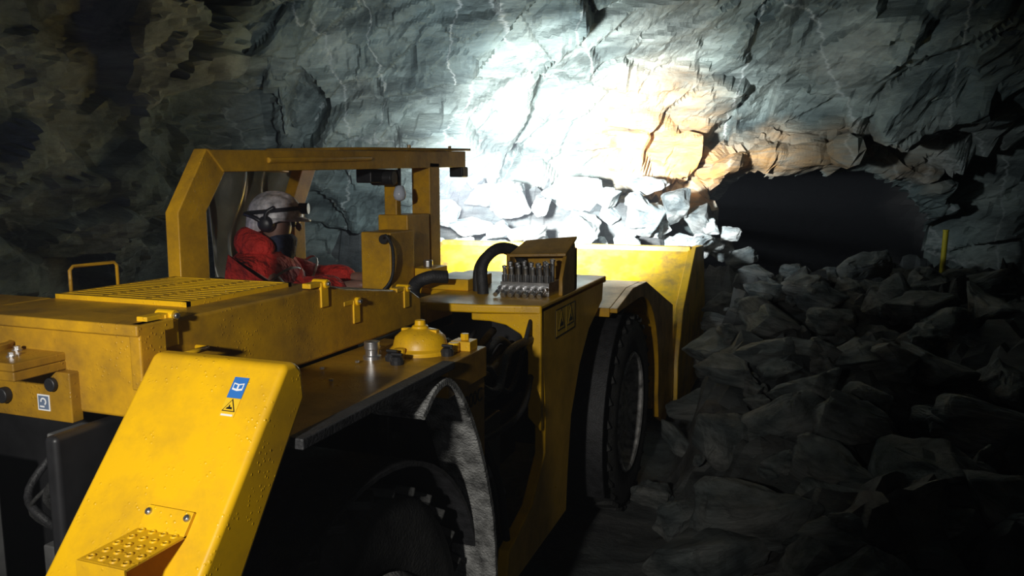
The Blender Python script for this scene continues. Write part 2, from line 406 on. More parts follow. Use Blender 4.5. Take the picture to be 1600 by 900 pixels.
for i in range(26):
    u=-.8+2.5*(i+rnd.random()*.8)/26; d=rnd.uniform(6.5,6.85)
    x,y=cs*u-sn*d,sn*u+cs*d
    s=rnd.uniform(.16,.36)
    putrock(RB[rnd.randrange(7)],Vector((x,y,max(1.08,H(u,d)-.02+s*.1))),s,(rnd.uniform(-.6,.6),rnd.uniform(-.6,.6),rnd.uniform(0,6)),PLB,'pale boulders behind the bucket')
for (u,d,z,s,asp) in [(1.42,6.7,1.44,.46,(.7,1,1.2)),(1.62,6.7,1.30,.44,(.8,1,1.2)),(1.98,6.6,.98,.36,(1,1,.8)),(1.66,6.6,1.08,.36,(1,1,.9)),(1.82,6.75,1.05,.36,(1,1,.9))]:
    putrock(RM[rnd.randrange(12)],W(u,d,z),s,(rnd.uniform(-.4,.4),rnd.uniform(-.4,.4),rnd.uniform(0,6)),'large '+GL,'broken rock of the muck pile',asp)
k=0
while k<200:
    u=rnd.uniform(.3,4.3); d=rnd.uniform(1.8,6.6)
    x,y=cs*u-sn*d,sn*u+cs*d; h=H(u,d)
    s=rnd.choice([.07,.10,.13,.18,.26,.38,.5])*rnd.uniform(.8,1.2)
    if x-s*.5<-.55 and y<6.5: continue
    if u>.667*d+.3: continue
    if d>5.9: s=min(s,.24)
    putrock(RM[rnd.randrange(12)],Vector((x,y,h+s*.08)),s,(rnd.uniform(-.5,.5),rnd.uniform(-.5,.5),rnd.uniform(0,6)),'small '+GL if s<.25 else 'large '+GL,'broken rock of the muck pile',(1,rnd.uniform(.7,1),rnd.uniform(.65,1)))
    k+=1

# marker post
p0=W(3.60,6.4,.72)
b=B(); b.cyl(p0,p0+Vector((.012,0,.5)),.021,14); b.cyl(p0+Vector((.012,0,.5)),p0+Vector((.012,0,.515)),.024,14)
top(b.mk('marker_post','pole',bevel=.003,origin=p0),'slim yellow plastic marker post standing upright in the rubble','marker post')

# ------------------------------------------------------------------ loader
LO=empty('mining_loader',(-1.6,3.,0),'yellow low-profile underground mining loader with open canopy and raised bucket','loader')
def wheel(cx,cy,cz,first=[None]):
    if first[0] is None:
        b=B(); R0=.49; w=.16
        prof=[(.29,w*.72),(.31,w*.92),(.38,w*1.03),(.44,w),(.475,w*.86),(.482,w*.4),(.482,0),(.482,-w*.4),(.475,-w*.86),(.44,-w),(.38,-w*1.03),(.31,-w*.92),(.29,-w*.72)]
        b.lathe(prof,(cx,cy,cz),(1,0,0),56)
        n=30
        for i in range(n):
            for sgn in(1,-1):
                t=2*math.pi*(i+.5*(sgn>0))/n
                rd=Vector((0,math.cos(t),math.sin(t))); tg=Vector((0,-math.sin(t),math.cos(t)))
                ax=Vector((1,0,0))
                rot=Matrix((( 1,0,0),(0,rd.y,tg.y),(0,rd.z,tg.z)))
                rz=rot@Matrix.Rotation(sgn*.45,3,'Y')
                b.box(Vector((cx,cy,cz))+rd*.484+ax*sgn*.08,(.15,.022,.055),rz)
        tyre=b.mk('wheel','tyre',LO,bevel=.004,origin=(cx,cy,cz),label='large treaded black rubber tyre, dusty')
        r=B(); r.lathe([(.305,w*.94),(.295,w*1.0),(.28,w*.96),(.262,w*.60),(.22,w*.45),(.16,w*.42),(.15,w*.62),(.09,w*.74),(.05,w*.78),(.0,w*.78)],(cx,cy,cz),(1,0,0),40)
        for i in range(8):
            t=2*math.pi*i/8; q=Vector((cx+w*.42,cy+math.cos(t)*.19,cz+math.sin(t)*.19)); r.cyl(q,q+Vector((.028,0,0)),.015,6)
            q2=Vector((cx+w*.54,cy+math.cos(t+.2)*.115,cz+math.sin(t+.2)*.115)); r.cyl(q2,q2+Vector((.03,0,0)),.009,6)
        r.lathe([(.0,-w*.7),(.29,-w*.7)],(cx,cy,cz),(1,0,0),30)
        rim=r.mk('rim','rim',tyre,bevel=.002,origin=(cx,cy,cz),label='muddy grey steel rim with lug nuts')
        first[0]=(tyre,rim); return
    t0,r0=first[0]; t=t0.copy(); r=r0.copy(); COL.objects.link(t); COL.objects.link(r)
    t.parent=LO; t.location=Vector((cx,cy,cz))-WL[LO.name]; r.parent=t; r.location=(0,0,0)
    if cx<-1.6: t.rotation_euler=(0,0,math.pi)
wheel(-.90,3.77,.46); wheel(-.98,1.35,.44); wheel(-2.4,3.77,.46); wheel(-2.4,1.35,.44)

# rear fender box
fr=[(1.0,1.315),(.78,1.04),(.45,.63),(.45,.5),(.54,.5),(.56,.62),(.87,1.0),(1.05,1.25),(1.045,1.30),(1.03,1.315)]
b=B(); b.prism(fr,0,-1.03,-.755)
FE=b.mk('rear_fender','y',LO,bevel=.018,seg=4)
ax=Vector((1,0,0)); fd=Vector((0,.22,.275)).normalized()
def onface(t,x): return Vector((x,.78+.22*t,1.04+.275*t))
b=B()
o=onface(.25,-.850)
b.plate(o,ax,fd,[(-.043,-.02),(.043,-.02),(.043,.018),(-.043,.018)],.0,.006)
z0=o.z-.01; y0=o.y-.005
b.bb(-.893,-.807,y0-.112,y0,z0-.004,z0)
b.bb(-.893,-.807,y0-.116,y0-.112,z0-.03,z0)
for i in range(4):
    for j in range(5):
        q=(-.881+i*.0205+(.004 if j%2 else 0),y0-.101+j*.0215,z0); b.lathe([(.0065,0),(.0050,.0022),(.0034,.0022),(.0030,.0004)],q,(0,0,1),12); b.lathe([(.0031,.0005),(0,.0005)],q,(0,0,1),12,2)
for sx in(-.036,.036):
    q=o+ax*sx+fd*.008; nn=ax.cross(fd); b.lathe([(.006,.006),(.0055,.009),(.003,.011),(0,.011)],q,nn,12,1)
b.mk('step',['y','steel','black'],FE,bevel=.001,label='yellow perforated folding step plate')
b=B(); o=onface(.84,-.826); s_=.014
b.plate(o,ax,fd,[(-s_,-.008),(s_,-.008),(s_,.028),(-s_,.028)],.0002,.0012,1)
for sx in(-1,1):
    b.plate(o+fd*.010,ax,fd,[(0,-.006),(sx*.010,-.004),(sx*.010,.008),(0,.006)],.0012,.0018,0)
    b.plate(o+fd*.010,ax,fd,[(sx*.0018,-.0025),(sx*.0082,-.0012),(sx*.0082,.0055),(sx*.0018,.004)],.0018,.0022,1)
b.mk('instruction_label',['white','blue'],FE,label='blue sticker with white open book symbol')
def tri(b,o,r,u,s,m1,m2,ms):
    b.plate(o,r,u,[(-s*1.08,-s*.72),(s*1.08,-s*.72),(0,s*1.12)],.0012,.0017,m1)
    b.plate(o,r,u,[(-s*.86,-s*.6),(s*.86,-s*.6),(0,s*.86)],.0017,.0021,m2)
    b.plate(o,r,u,[(-s*.5,-s*.42),(s*.55,-s*.42),(s*.4,-s*.1),(s*.1,-s*.1),(0,s*.2),(-s*.16,s*.2),(-s*.16,-.1*s),(-s*.4,-s*.2)],.0021,.0024,m1)
b=B(); o2=o-fd*.0235
b.plate(o2,ax,fd,[(-s_,-.0165),(s_,-.0165),(s_,.0145),(-s_,.0145)],.0002,.0012,1)
tri(b,o2+fd*.001,ax,fd,.0118,0,1,0)
b.plate(o2,ax,fd,[(-s_*.8,-.0150),(s_*.8,-.0150),(s_*.8,-.0120),(-s_*.8,-.0120)],.0012,.0016,2)
b.mk('warning_label',['black','sign','white'],FE,label='yellow triangular crush hazard sticker')

# rear deck and chassis
b=B()
b.prism([(1.03,1.185),(1.84,1.18),(1.84,1.10),(1.60,1.10),(1.60,1.165),(1.03,1.17)],0,-1.06,-.752)
b.bb(-1.07,-.76,1.81,1.84,.98,1.12)
b.prism([(1.68,1.12),(1.84,1.12),(1.84,.88),(1.82,.88),(1.77,1.0)],0,-.80,-.758)
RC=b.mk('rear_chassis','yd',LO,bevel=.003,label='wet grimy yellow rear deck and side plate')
b=B(); b.bb(-2.25,-1.16,1.12,1.86,.35,1.17); b.bb(-1.9,-1.1,1.8,2.5,.35,.75); b.bb(-2.2,-1.2,2.4,3.3,.35,.7)
b.bb(-1.18,-1.15,.9,1.86,.4,1.18); b.bb(-1.24,-1.20,1.86,3.0,.35,1.13); b.bb(-1.10,-1.06,1.86,2.6,.35,.95)  # dark backing panels in the joint gap stand in for its shade
b.bb(-1.07,-.90,1.91,1.94,.4,.98)
b.bb(-2.4,-.9,3.0,3.2,.5,1.1); b.bb(-2.0,-1.2,3.2,4.9,.4,.95)
b.mk('frame','dark',LO,bevel=.01)
b=B()
b.prism([(1.02,1.188),(1.62,1.188),(1.62,1.170),(1.02,1.168)],0,-.775,-.742)
b.mk('edge_guard','rub',LO,bevel=.003,label='black rubber edge strip along the deck')
def arcp(cy,cz,r,a0,a1,n):
    return [(cy+r*math.cos(math.radians(a0+(a1-a0)*i/n)),cz+r*math.sin(math.radians(a0+(a1-a0)*i/n))) for i in range(n+1)]
b=B(); b.band([(1.90,.35)]+arcp(1.35,.44,.545,0,150,22),-1.14,-.80,-.012)  # liner put in to keep torch light off the tyre top
b.mk('wheel_arch','rub',LO,bevel=.002,label='black curved liner under the deck')
pth=[(v.x,v.y) for v in cat([Vector((1.46,1.09,0)),Vector((1.53,1.135,0)),Vector((1.61,1.125,0)),Vector((1.72,1.0,0)),Vector((1.82,.8,0)),Vector((1.87,.6,0)),Vector((1.88,.2,0))],5)]
b=B(); b.band(pth,-.875,-.742,.018); b.mk('rear_mudguard','dusty',LO,bevel=.003,label='pale grey wet curved rubber mudguard over the wheel')
pth=arcp(3.77,.46,.60,72,205,20)
b=B(); b.band(pth,-.95,-.752,.02); b.mk('front_mudguard','rub',LO,bevel=.003,label='black curved rubber mudguard over the wheel')
b=B(); c=(-.885,1.72,1.18)
b.lathe([(.080,0),(.080,.010),(.070,.016),(.068,.024),(.064,.040),(.048,.054),(.028,.060),(.022,.062),(.020,.068),(.014,.070),(.013,.082),(.0,.084)],c,(0,0,1),36)
for a in (20,140,260):
    t=math.radians(a); q=Vector(c)+Vector((math.cos(t)*.085,math.sin(t)*.085,.012)); b.cyl(q-Vector((0,0,.012)),q+Vector((0,0,.012)),.015,10)
b.box(Vector(c)+Vector((0,0,.052)),(.10,.018,.016)); 
b.mk('tank_cap','y',LO,bevel=.002,label='domed cast yellow tank cover with centre knob')
b=B(); c=(-.955,1.60,1.18); b.lathe([(.022,0),(.022,.01),(.016,.012),(.016,.025),(.019,.027),(.019,.045),(.0,.048)],c,(0,0,1),20); b.mk('filler_cap','steel',LO,bevel=.001,label='small chrome filler cap')
for q in [(-.90,1.60),(-.87,1.57),(-.80,1.70)]:
    b=B(); b.lathe([(.016,0),(.018,.012),(.012,.02),(0,.022)],(q[0],q[1],1.18),(0,0,1),14); b.cyl((q[0]-.014,q[1],1.205),(q[0]+.014,q[1],1.205),.004,8); b.mk('drain_plug','dark',LO)
b=B(); b.bb(-.82,-.765,1.76,1.81,1.18,1.205); b.cyl((-.79,1.785,1.205),(-.79,1.785,1.222),.012,6); b.mk('lifting_lug','y',LO,bevel=.002)
for i in range(7):
    b=B(); q=(-1.0+.04*(i%3),1.2+.085*i,1.185); b.cyl(q,(q[0],q[1],1.190),.005,6); b.mk('bolt','steel',LO)

# hood
hp=[(1.0,1.36),(1.58,1.36),(1.64,1.345),(1.99,1.295),(2.05,1.265),(2.05,1.19),(1.0,1.19)]
b=B(); b.prism(hp,0,-1.50,-1.05); b.bb(-2.3,-1.50,1.0,1.20,1.25,1.36)
HO=b.mk('engine_hood','ym',LO,bevel=.008,seg=3)
b=B(); b.bb(-2.32,-1.035,.975,1.06,1.345,1.366); b.bb(-1.06,-1.035,.98,1.04,1.25,1.366)
b.mk('hood_lip','ym',HO,bevel=.004)
b=B(); X0,X1,Y0,Y1=-1.485,-1.13,1.19,1.53; zt=1.370
b.bb(X0,X1,Y0,Y0+.012,1.36,zt);b.bb(X0,X1,Y1-.012,Y1,1.36,zt);b.bb(X0,X0+.012,Y0,Y1,1.36,zt);b.bb(X1-.012,X1,Y0,Y1,1.36,zt)
b.bb(X0+.01,X1-.01,Y0+.01,Y1-.01,1.3602,zt-.0016,1)
n=13
for i in range(n):
    y=Y0+.03+(Y1-Y0-.06)*i/(n-1); b.bb(X0+.012,X1-.012,y-.0055,y+.0055,zt-.0014,zt-.0003)
for k_ in range(1,3): b.bb(X0+(X1-X0)*k_/3-.006,X0+(X1-X0)*k_/3+.006,Y0,Y1,zt-.0013,zt-.0001)
b.mk('grille',['y','black'],HO,label='yellow slatted cooling grille')
def hinge(x,y,z,dy=1):
    b=B(); b.bb(x-.012,x+.012,y-.03,y+.03,z,z+.012); b.cyl((x-.02,y+.028,z+.006),(x+.02,y+.028,z+.006),.011,12); b.cyl((x-.026,y+.028,z+.006),(x+.026,y+.028,z+.006),.006,8,1)
    b.bb(x+.006,x+.014,y+.01,y+.04,z-.05,z+.01)
    b.mk('hinge',['y','steel'],HO,bevel=.002)
hinge(-1.06,1.04,1.362); hinge(-1.06,1.52,1.362); hinge(-1.06,1.66,1.30); hinge(-1.06,1.93,1.30)
def bar(name,pts,r,par,mat='y',label=None,k=1): 
    b=B(); b.tube(pts,r,10,0,k); return b.mk(name,mat,par,smooth=True,label=label)
bar('grab_handle',[(-1.492,1.235,1.35),(-1.492,1.235,1.415),(-1.492,1.243,1.423),(-1.492,1.352,1.423),(-1.492,1.36,1.415),(-1.492,1.36,1.35)],.004,HO,'ym')
bar('hood_handle',[(-1.045,1.06,1.30),(-1.02,1.06,1.30),(-1.02,1.12,1.30),(-1.045,1.12,1.30)],.005,HO)
b=B(); b.prism([(-2.3,.90),(-1.235,.90),(-1.235,1.1),(-2.3,1.1)],2,1.285,1.30)
b.bb(-2.3,-1.235,.90,1.1,1.268,1.285)
b.lathe([(.045,0),(.05,.012),(.038,.014),(.034,.003),(.0,.003)],(-1.40,.97,1.30),(0,0,1),28)
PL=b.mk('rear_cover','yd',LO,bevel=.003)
for q in [(-1.33,.98),(-1.28,1.02),(-1.36,.93),(-1.29,.94)]:
    b=B(); b.cyl((*q,1.30),(*q,1.309),.006,6); b.cyl((*q,1.3),(*q,1.303),.009,14); b.mk('bolt','steel',PL)
b=B(); b.bb(-1.62,-1.205,.98,1.005,1.175,1.268); b.cyl((-1.245,.98,1.245),(-1.245,.97,1.245),.013,16,1); b.cyl((-1.365,.98,1.215),(-1.365,.965,1.215),.015,16,1)
RP=b.mk('rear_panel',['yd','dark'],LO,bevel=.003)
b=B(); o=Vector((-1.272,.98,1.208)); U3=(0,0,1)
b.plate(o,ax,U3,[(-.015,-.015),(.015,-.015),(.015,.015),(-.015,.015)],.0,.001,0)
b.plate(o,ax,U3,[(-.0125,-.0125),(.0125,-.0125),(.0125,.0125),(-.0125,.0125)],.001,.0014,1)
hk=[(.0075*math.cos(math.radians(a)),.002+.0075*math.sin(math.radians(a))) for a in range(-60,215,25)]+[(.0045*math.cos(math.radians(a)),.002+.0045*math.sin(math.radians(a))) for a in range(190,-61,-25)]
b.plate(o,ax,U3,hk,.0014,.0018,0)
b.plate(o,ax,U3,[(-.009,-.009),(.002,-.009),(.002,-.006),(-.009,-.006)],.0014,.0018,0)
b.mk('pictogram_label',['white','bluegrey'],RP,label='small square blue-grey hook pictogram sticker')
b=B(); b.bb(-2.2,-1.42,.93,.99,.5,1.08); b.bb(-2.2,-1.41,.90,.935,.80,.83,1); b.mk('rear_guard',['greysteel','steel'],LO,bevel=.006,label='dark grey steel rear guard plate')
rr=random.Random(3)
for i in range(20):
    x=-1.04-rr.random()*.32; z=1.18-rr.random()*.1
    bar('hose',[(x,1.11,z),(x+rr.uniform(-.04,.04),1.02,z-.05-rr.random()*.06),(x+rr.uniform(-.08,.05),1.0,z-.15),(x+rr.uniform(-.05,.05),1.11,z-.26)],rr.choice([.004,.006,.008]),LO,rr.choice(['rub','tyre','greysteel']),None,6)
b=B(); b.bb(-1.40,-1.12,1.05,1.12,.72,.88); b.cyl((-1.22,1.05,.98),(-1.22,.98,.98),.045,18); b.cyl((-1.34,1.06,1.04),(-1.16,1.06,1.04),.012,10); b.bb(-1.30,-1.26,1.0,1.1,.9,1.14); b.mk('rear_machinery','greysteel',LO,bevel=.004,label='grey steel engine bay fittings')

# canopy
b=B()
b.prism([(1.58,1.0),(1.69,1.0),(1.69,1.53),(1.775,1.645),(1.715,1.70),(1.70,1.70),(1.585,1.53)],0,-1.56,-1.515)
def beam(x0,x1,ya_=1.70):
    f_=lambda y:1.697+(y-1.70)*.038
    b.prism([(ya_,f_(ya_)),(3.44,f_(3.44)),(3.44,f_(3.44)-.075),(ya_+.06,f_(ya_+.06)-.062)],0,x0,x1)
beam(-1.565,-1.51); beam(-2.3,-2.24,2.9)
b.bb(-2.25,-1.55,3.36,3.44,1.70,1.76)
b.prism([(-1.56,1.74),(-1.52,1.80),(-2.22,3.02),(-2.28,2.98)],2,1.66,1.70)
b.bb(-1.60,-1.51,3.05,3.15,1.0,1.70)
b.prism([(3.12,1.0),(3.2,1.0),(3.2,1.5),(3.32,1.70),(3.22,1.73),(3.11,1.53)],0,-2.33,-2.27)
b.tube([(-1.508,1.95,1.676),(-1.508,2.55,1.70)],.010,8,0,1)
CA=b.mk('canopy','ym',LO,bevel=.006,label='yellow steel canopy frame with roof plate')
b=B()
def rz_(y): return 1.699+(y-1.70)*.038
pl=[(-1.50,2.6),(-1.50,3.48),(-2.32,3.48),(-2.32,2.95),(-1.9,2.45),(-1.58,2.45)]
b.add([Vector((x,y,rz_(y)+.0)) for x,y in pl]+[Vector((x,y,rz_(y)+.011)) for x,y in pl],[tuple(range(6)),tuple(range(6,12))]+[(i,(i+1)%6,6+(i+1)%6,6+i) for i in range(6)])
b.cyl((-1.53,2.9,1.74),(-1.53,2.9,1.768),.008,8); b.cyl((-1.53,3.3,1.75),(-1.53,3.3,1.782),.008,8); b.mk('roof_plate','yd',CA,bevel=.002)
b=B(); b.bb(-1.63,-1.56,2.64,2.88,1.61,1.665); b.cyl((-1.62,2.75,1.63),(-1.52,2.75,1.63),.03,14); b.mk('lamp_housing','dark',CA,bevel=.006,label='dark lamp housing under the canopy roof')
b=B(); b.bb(-1.58,-1.51,3.40,3.47,1.64,1.69); b.mk('lamp_housing','dark',CA,bevel=.006,label='dark lamp housing under the canopy roof')
b=B(); c=(-1.535,2.82,1.56); b.lathe([(.0,.04),(.016,.04),(.024,.016),(.027,0),(.021,-.016),(.010,-.022),(0,-.024)],c,(0,0,1),20); b.cyl((c[0],c[1],1.59),(c[0],c[1],1.68),.007,8,1)
b.mk('warning_beacon',['glass','dark'],CA,smooth=True,label='small glassy lamp hanging from the canopy')
vs=[];fs=[];nx,nz=34,18
for j in range(nz+1):
    for i in range(nx+1):
        t=i/nx; q=j/nz
        x=-2.42+.03*math.sin(9*t+5*q)+.025*math.sin(20*t-7*q+1)+.02*math.sin(4*q+3*t)
        vs.append(Vector((x,2.70+.60*t,1.0+.70*q)))
for j in range(nz):
    for i in range(nx): fs.append((j*(nx+1)+i,j*(nx+1)+i+1,(j+1)*(nx+1)+i+1,(j+1)*(nx+1)+i))
b=B(); b.add(vs,fs); cu=b.mk('side_curtain','vinyl',CA,smooth=True,label='creased olive-black vinyl weather curtain')
md=cu.modifiers.new('t','SOLIDIFY'); md.thickness=.004
b=B(); b.bb(-1.56,-1.43,2.55,2.74,1.0,1.425); b.bb(-1.64,-1.50,2.82,3.02,1.0,1.48); b.bb(-1.62,-1.56,2.84,2.88,1.45,1.66)
b.mk('control_cabinet','ym',LO,bevel=.006)
bar('cable',[(-1.455,2.54,1.40),(-1.42,2.50,1.415),(-1.405,2.52,1.36),(-1.42,2.53,1.25),(-1.48,2.5,1.19),(-1.60,2.45,1.18)],.006,LO,'rub',None,6)
b=B(); b.cyl((-1.45,2.55,1.40),(-1.45,2.525,1.40),.018,14); b.mk('socket','dark',LO,bevel=.002)
b=B(); b.bb(-2.4,-1.50,3.1,3.16,.3,1.12); b.bb(-2.4,-1.5,1.9,3.1,.3,.34); b.bb(-2.42,-2.37,1.6,3.1,.3,1.15); b.bb(-1.52,-1.46,2.05,3.1,.34,1.1)
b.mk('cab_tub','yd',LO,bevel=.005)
b=B(); b.bb(-2.36,-1.94,2.42,2.90,.60,.70); b.box((-2.30,2.54,.95),(.08,.42,.5),Matrix.Rotation(.45,3,'Z')); b.bb(-2.25,-2.0,2.55,2.8,.34,.62)
b.mk('operator_seat','rub',LO,bevel=.03,seg=3)
for i,(x,y) in enumerate([(-1.70,2.74),(-1.74,2.62)]):
    b=B(); b.cyl((x-.02,y,1.0),(x-.02,y,1.16),.008,8); b.lathe([(0,0),(.014,.008),(.016,.025),(.011,.040),(0,.045)],(x-.02,y,1.15),(0,0,1),14); b.mk('joystick','dark',LO,smooth=True)

# front chassis
b=B()
sp=[(2.45,1.19),(3.35,1.19),(3.33,1.09),(3.10,1.0),(2.96,.88),(2.84,.7),(2.80,.5),(2.78,.33),(2.2,.33),(2.12,.38),(2.14,.46),(2.36,.52),(2.50,.66),(2.50,.8),(2.47,1.0)]
b.prism(sp,0,-.84,-.80)
b.prism([(-.80,2.45),(-1.02,2.40),(-1.28,2.38),(-1.28,2.7),(-1.48,2.8),(-1.48,3.4),(-.80,3.4)],2,1.165,1.195)
b.prism([(-.80,1.19),(-1.06,1.19),(-1.06,1.13),(-.99,1.13),(-.93,1.12),(-.875,1.09),(-.85,1.03),(-.85,.8),(-.80,.75)],1,2.45,2.48)
b.bb(-1.28,-1.2,2.38,2.6,1.08,1.19)
FC=b.mk('front_chassis','y',LO,bevel=.007,seg=3)
b=B(); o=Vector((-.7995,2.73,1.105)); r_=Vector((0,1,0)); u_=Vector((0,0,1))
b.plate(o,r_,u_,[(-.115,-.055),(.14,-.055),(.14,.05),(-.115,.05)],.0,.001,0)
b.plate(o,r_,u_,[(-.108,-.05),(.009,-.05),(.009,.045),(-.108,.045)],.001,.0014,1)
b.plate(o,r_,u_,[(.016,-.05),(.133,-.05),(.133,.045),(.016,.045)],.001,.0014,1)
tri(b,o+Vector((.0004,0,0))+r_*-.048,r_,u_,.044,0,1,0); tri(b,o+Vector((.0004,0,0))+r_*.074,r_,u_,.044,0,1,0)
b.mk('warning_label',['black','sign'],FC,label='pair of yellow triangular hazard stickers')
b=B()
b.prism([(2.70,1.195),(2.70,1.26),(2.76,1.35),(2.86,1.385),(2.9,1.33),(2.9,1.195)],0,-.815,-.80)
b.prism([(2.80,1.195),(2.80,1.34),(2.88,1.36),(2.9,1.33),(2.9,1.195)],0,-1.06,-1.045)
b.add([Vector(q) for q in [(-1.02,2.72,1.330),(-.80,2.74,1.338),(-.795,2.88,1.395),(-1.0,2.86,1.375),(-1.02,2.72,1.342),(-.80,2.74,1.350),(-.795,2.88,1.407),(-1.0,2.86,1.387)]],[(0,1,2,3),(4,5,6,7),(0,1,5,4),(1,2,6,5),(2,3,7,6),(3,0,4,7)])
b.bb(-1.05,-.80,2.86,2.9,1.195,1.36)
VH=b.mk('valve_housing','yd',LO,bevel=.003)
b=B(); b.bb(-1.03,-.84,2.66,2.80,1.195,1.245)
vr=random.Random(4)
for i in range(7):
    x=-1.02+.028*i; hh=vr.uniform(0,.02)
    b.cyl((x,2.68,1.245),(x,2.68,1.270),.0125,6); b.cyl((x,2.68,1.27),(x,2.675,1.290+hh),.008,8); b.lathe([(0,0),(.010,.003),(.010,.010),(0,.013)],(x,2.675,1.288+hh),(0,0,1),8)
    b.cyl((x,2.66,1.222),(x,2.63,1.222),.0125,6); b.cyl((x,2.63,1.222),(x,2.605,1.215),.008,8); b.cyl((x,2.605,1.213),(x,2.58,1.206),.010,6)
    b.cyl((x,2.74,1.245),(x,2.74,1.30+hh),.009,8); b.lathe([(0,.0),(.011,.004),(.011,.012),(0,.016)],(x,2.74,1.295+hh),(0,0,1),8)
b.mk('valve_block','steel',VH,bevel=.001,label='row of steel hydraulic valves and fittings')
def hose(pts,r,mat='rub'): return bar('hose',pts,r,LO,mat,None,8)
hose([(-1.10,2.66,1.18),(-1.11,2.68,1.30),(-1.07,2.74,1.36),(-1.02,2.82,1.34),(-1.0,2.86,1.25)],.022)
hose([(-1.15,2.72,1.18),(-1.15,2.74,1.29),(-1.11,2.80,1.345),(-1.07,2.88,1.33),(-1.05,2.9,1.22)],.018)
hose([(-1.34,2.58,1.12),(-1.34,2.56,1.22),(-1.28,2.56,1.26),(-1.22,2.6,1.26)],.025)
b=B(); b.bb(-1.35,-1.18,2.7,2.95,1.195,1.24); b.bb(-1.46,-1.36,2.75,2.9,1.195,1.27); b.cyl((-1.4,2.8,1.27),(-1.4,2.8,1.30),.02,8,1); b.mk('bracket',['y','steel'],FC,bevel=.004)
hz=random.Random(11)
for i in range(18):
    x=-.84-.035*hz.randrange(8); z=1.12-hz.random()*.35
    hose([(x,1.86,z),(x+hz.uniform(.0,.06),2.0,z+hz.uniform(-.12,.06)),(x+hz.uniform(-.05,.06),2.2,z+hz.uniform(-.1,.08)),(x,2.46,z+hz.uniform(-.05,.1))],hz.choice([.008,.011,.014]),hz.choice(['rub','tyre','tyre']))
for i in range(7):
    x=-.83-.035*i; hose([(x,1.95,1.1-.02*i),(x-.01,2.0,.9),(x+.02,2.08,.7),(x,2.2,.45)],.012,'tyre' if i%2 else 'rub')
b=B()
for (x,y,z_) in [(-.84,1.98,1.0),(-.88,2.02,.86),(-.84,2.08,.74),(-.9,2.1,.95),(-.86,2.2,.62),(-.82,2.0,.58)]:
    b.cyl((x,y-.02,z_),(x,y+.02,z_),.020,6)
b.bb(-.96,-.84,1.98,2.06,.48,.60)
b.mk('hose_fittings','greysteel',LO,bevel=.002)
b=B(); b.bb(-1.05,-.85,2.05,2.2,.45,.9); b.bb(-1.2,-.9,1.86,2.46,.95,1.0); b.cyl((-.95,2.12,.4),(-.95,2.12,1.12),.045,16); b.bb(-1.06,-.82,1.9,2.0,.5,.62); b.mk('articulation_joint','dark',LO,bevel=.01)
arc=[(3.8+.66*math.cos(math.radians(a)),.44+.60*math.sin(math.radians(a))) for a in range(-15,96,8)]
b=B(); b.prism([(3.3,1.06),(3.65,1.11),(4.0,1.10),(4.95,.84),(5.05,.2),(4.75,.12)]+[(4.5,.22)]+arc[1:]+[(3.3,1.04)],0,-.76,-.725)
pth=arc[::-1]
b.band(pth,-1.1,-.76,.03)
b.prism([(3.3,1.06),(3.65,1.11),(4.0,1.10),(4.95,.84),(4.95,.80),(4.0,1.06),(3.65,1.07),(3.3,1.02)],0,-1.1,-.76)
b.mk('front_fender','ym',LO,bevel=.004)
prof=[(5.95,1.13),(5.88,1.12),(5.30,.74),(5.12,.42),(5.12,.14),(5.3,.05),(6.5,.05),(6.5,.08),(5.33,.09),(5.17,.18),(5.17,.4),(5.34,.70),(5.9,1.07),(5.95,1.10)]
b=B(); b.prism(prof,0,-2.8,-.74)
side=[(5.90,1.14),(6.38,1.12),(6.62,.6),(6.55,.05),(5.3,.03),(5.1,.12),(5.1,.44),(5.28,.76)]
b.prism(side,0,-.76,-.70); b.prism(side,0,-2.84,-2.78)
b.bb(-2.8,-.74,5.86,5.92,1.085,1.145)
b.mk('bucket','yb',LO,bevel=.008,label='scuffed yellow steel loader bucket')
t=bpy.data.curves.new('t','FONT'); t.body='200C'; t.size=.052; t.extrude=.0008; t.align_x='CENTER'
to=bpy.data.objects.new('model_lettering',t); COL.objects.link(to); bpy.context.view_layer.update()
dg=bpy.context.evaluated_depsgraph_get(); me=bpy.data.meshes.new_from_object(to.evaluated_get(dg)); bpy.data.objects.remove(to)
me.materials.clear(); me.materials.append(M['black'])
to=bpy.data.objects.new('model_lettering',me); COL.objects.link(to); to.parent=RC
to.rotation_euler=(math.pi/2,0,math.pi/2); to.location=Vector((-.757,1.765,1.04))-WL[RC.name]

# ------------------------------------------------------------------ operator
f=Vector((.90,.43,0)).normalized(); l=Vector((-f.y,f.x,0)); z=Vector((0,0,1))
PO=Vector((-2.09,2.68,.755))
def PP(a,b_,c): return PO+f*a+l*b_+z*c
def skin(name,verts,edges,mat,parent,sub=2,root=0,origin=None):
    me=bpy.data.meshes.new(name); c=Vector(origin) if origin is not None else PO
    me.from_pydata([v[0]-c for v in verts],edges,[]); me.materials.append(M[mat])
    ob=bpy.data.objects.new(name,me); COL.objects.link(ob)
    md=ob.modifiers.new('k','SKIN'); md.use_smooth_shade=True
    if not me.skin_vertices: me.skin_vertices.new()
    for i,v in enumerate(verts):
        r=v[1]; me.skin_vertices[0].data[i].radius=(r,r) if not isinstance(r,tuple) else r
        me.skin_vertices[0].data[i].use_root=(i==root)
    md=ob.modifiers.new('s','SUBSURF'); md.levels=sub; md.render_levels=sub
    if parent: ob.parent=parent; ob.location=c-WL[parent.name]
    else: ob.location=c
    WL[ob.name]=c; return ob
V=[];E=[]
def ch(pts,start=None):
    prev=start; ids=[]
    for p,r in pts:
        V.append((p,r)); i=len(V)-1; ids.append(i)
        if prev is not None: E.append((prev,i))
        prev=i
    return ids
hc=Vector((-2.055,2.70,1.448))
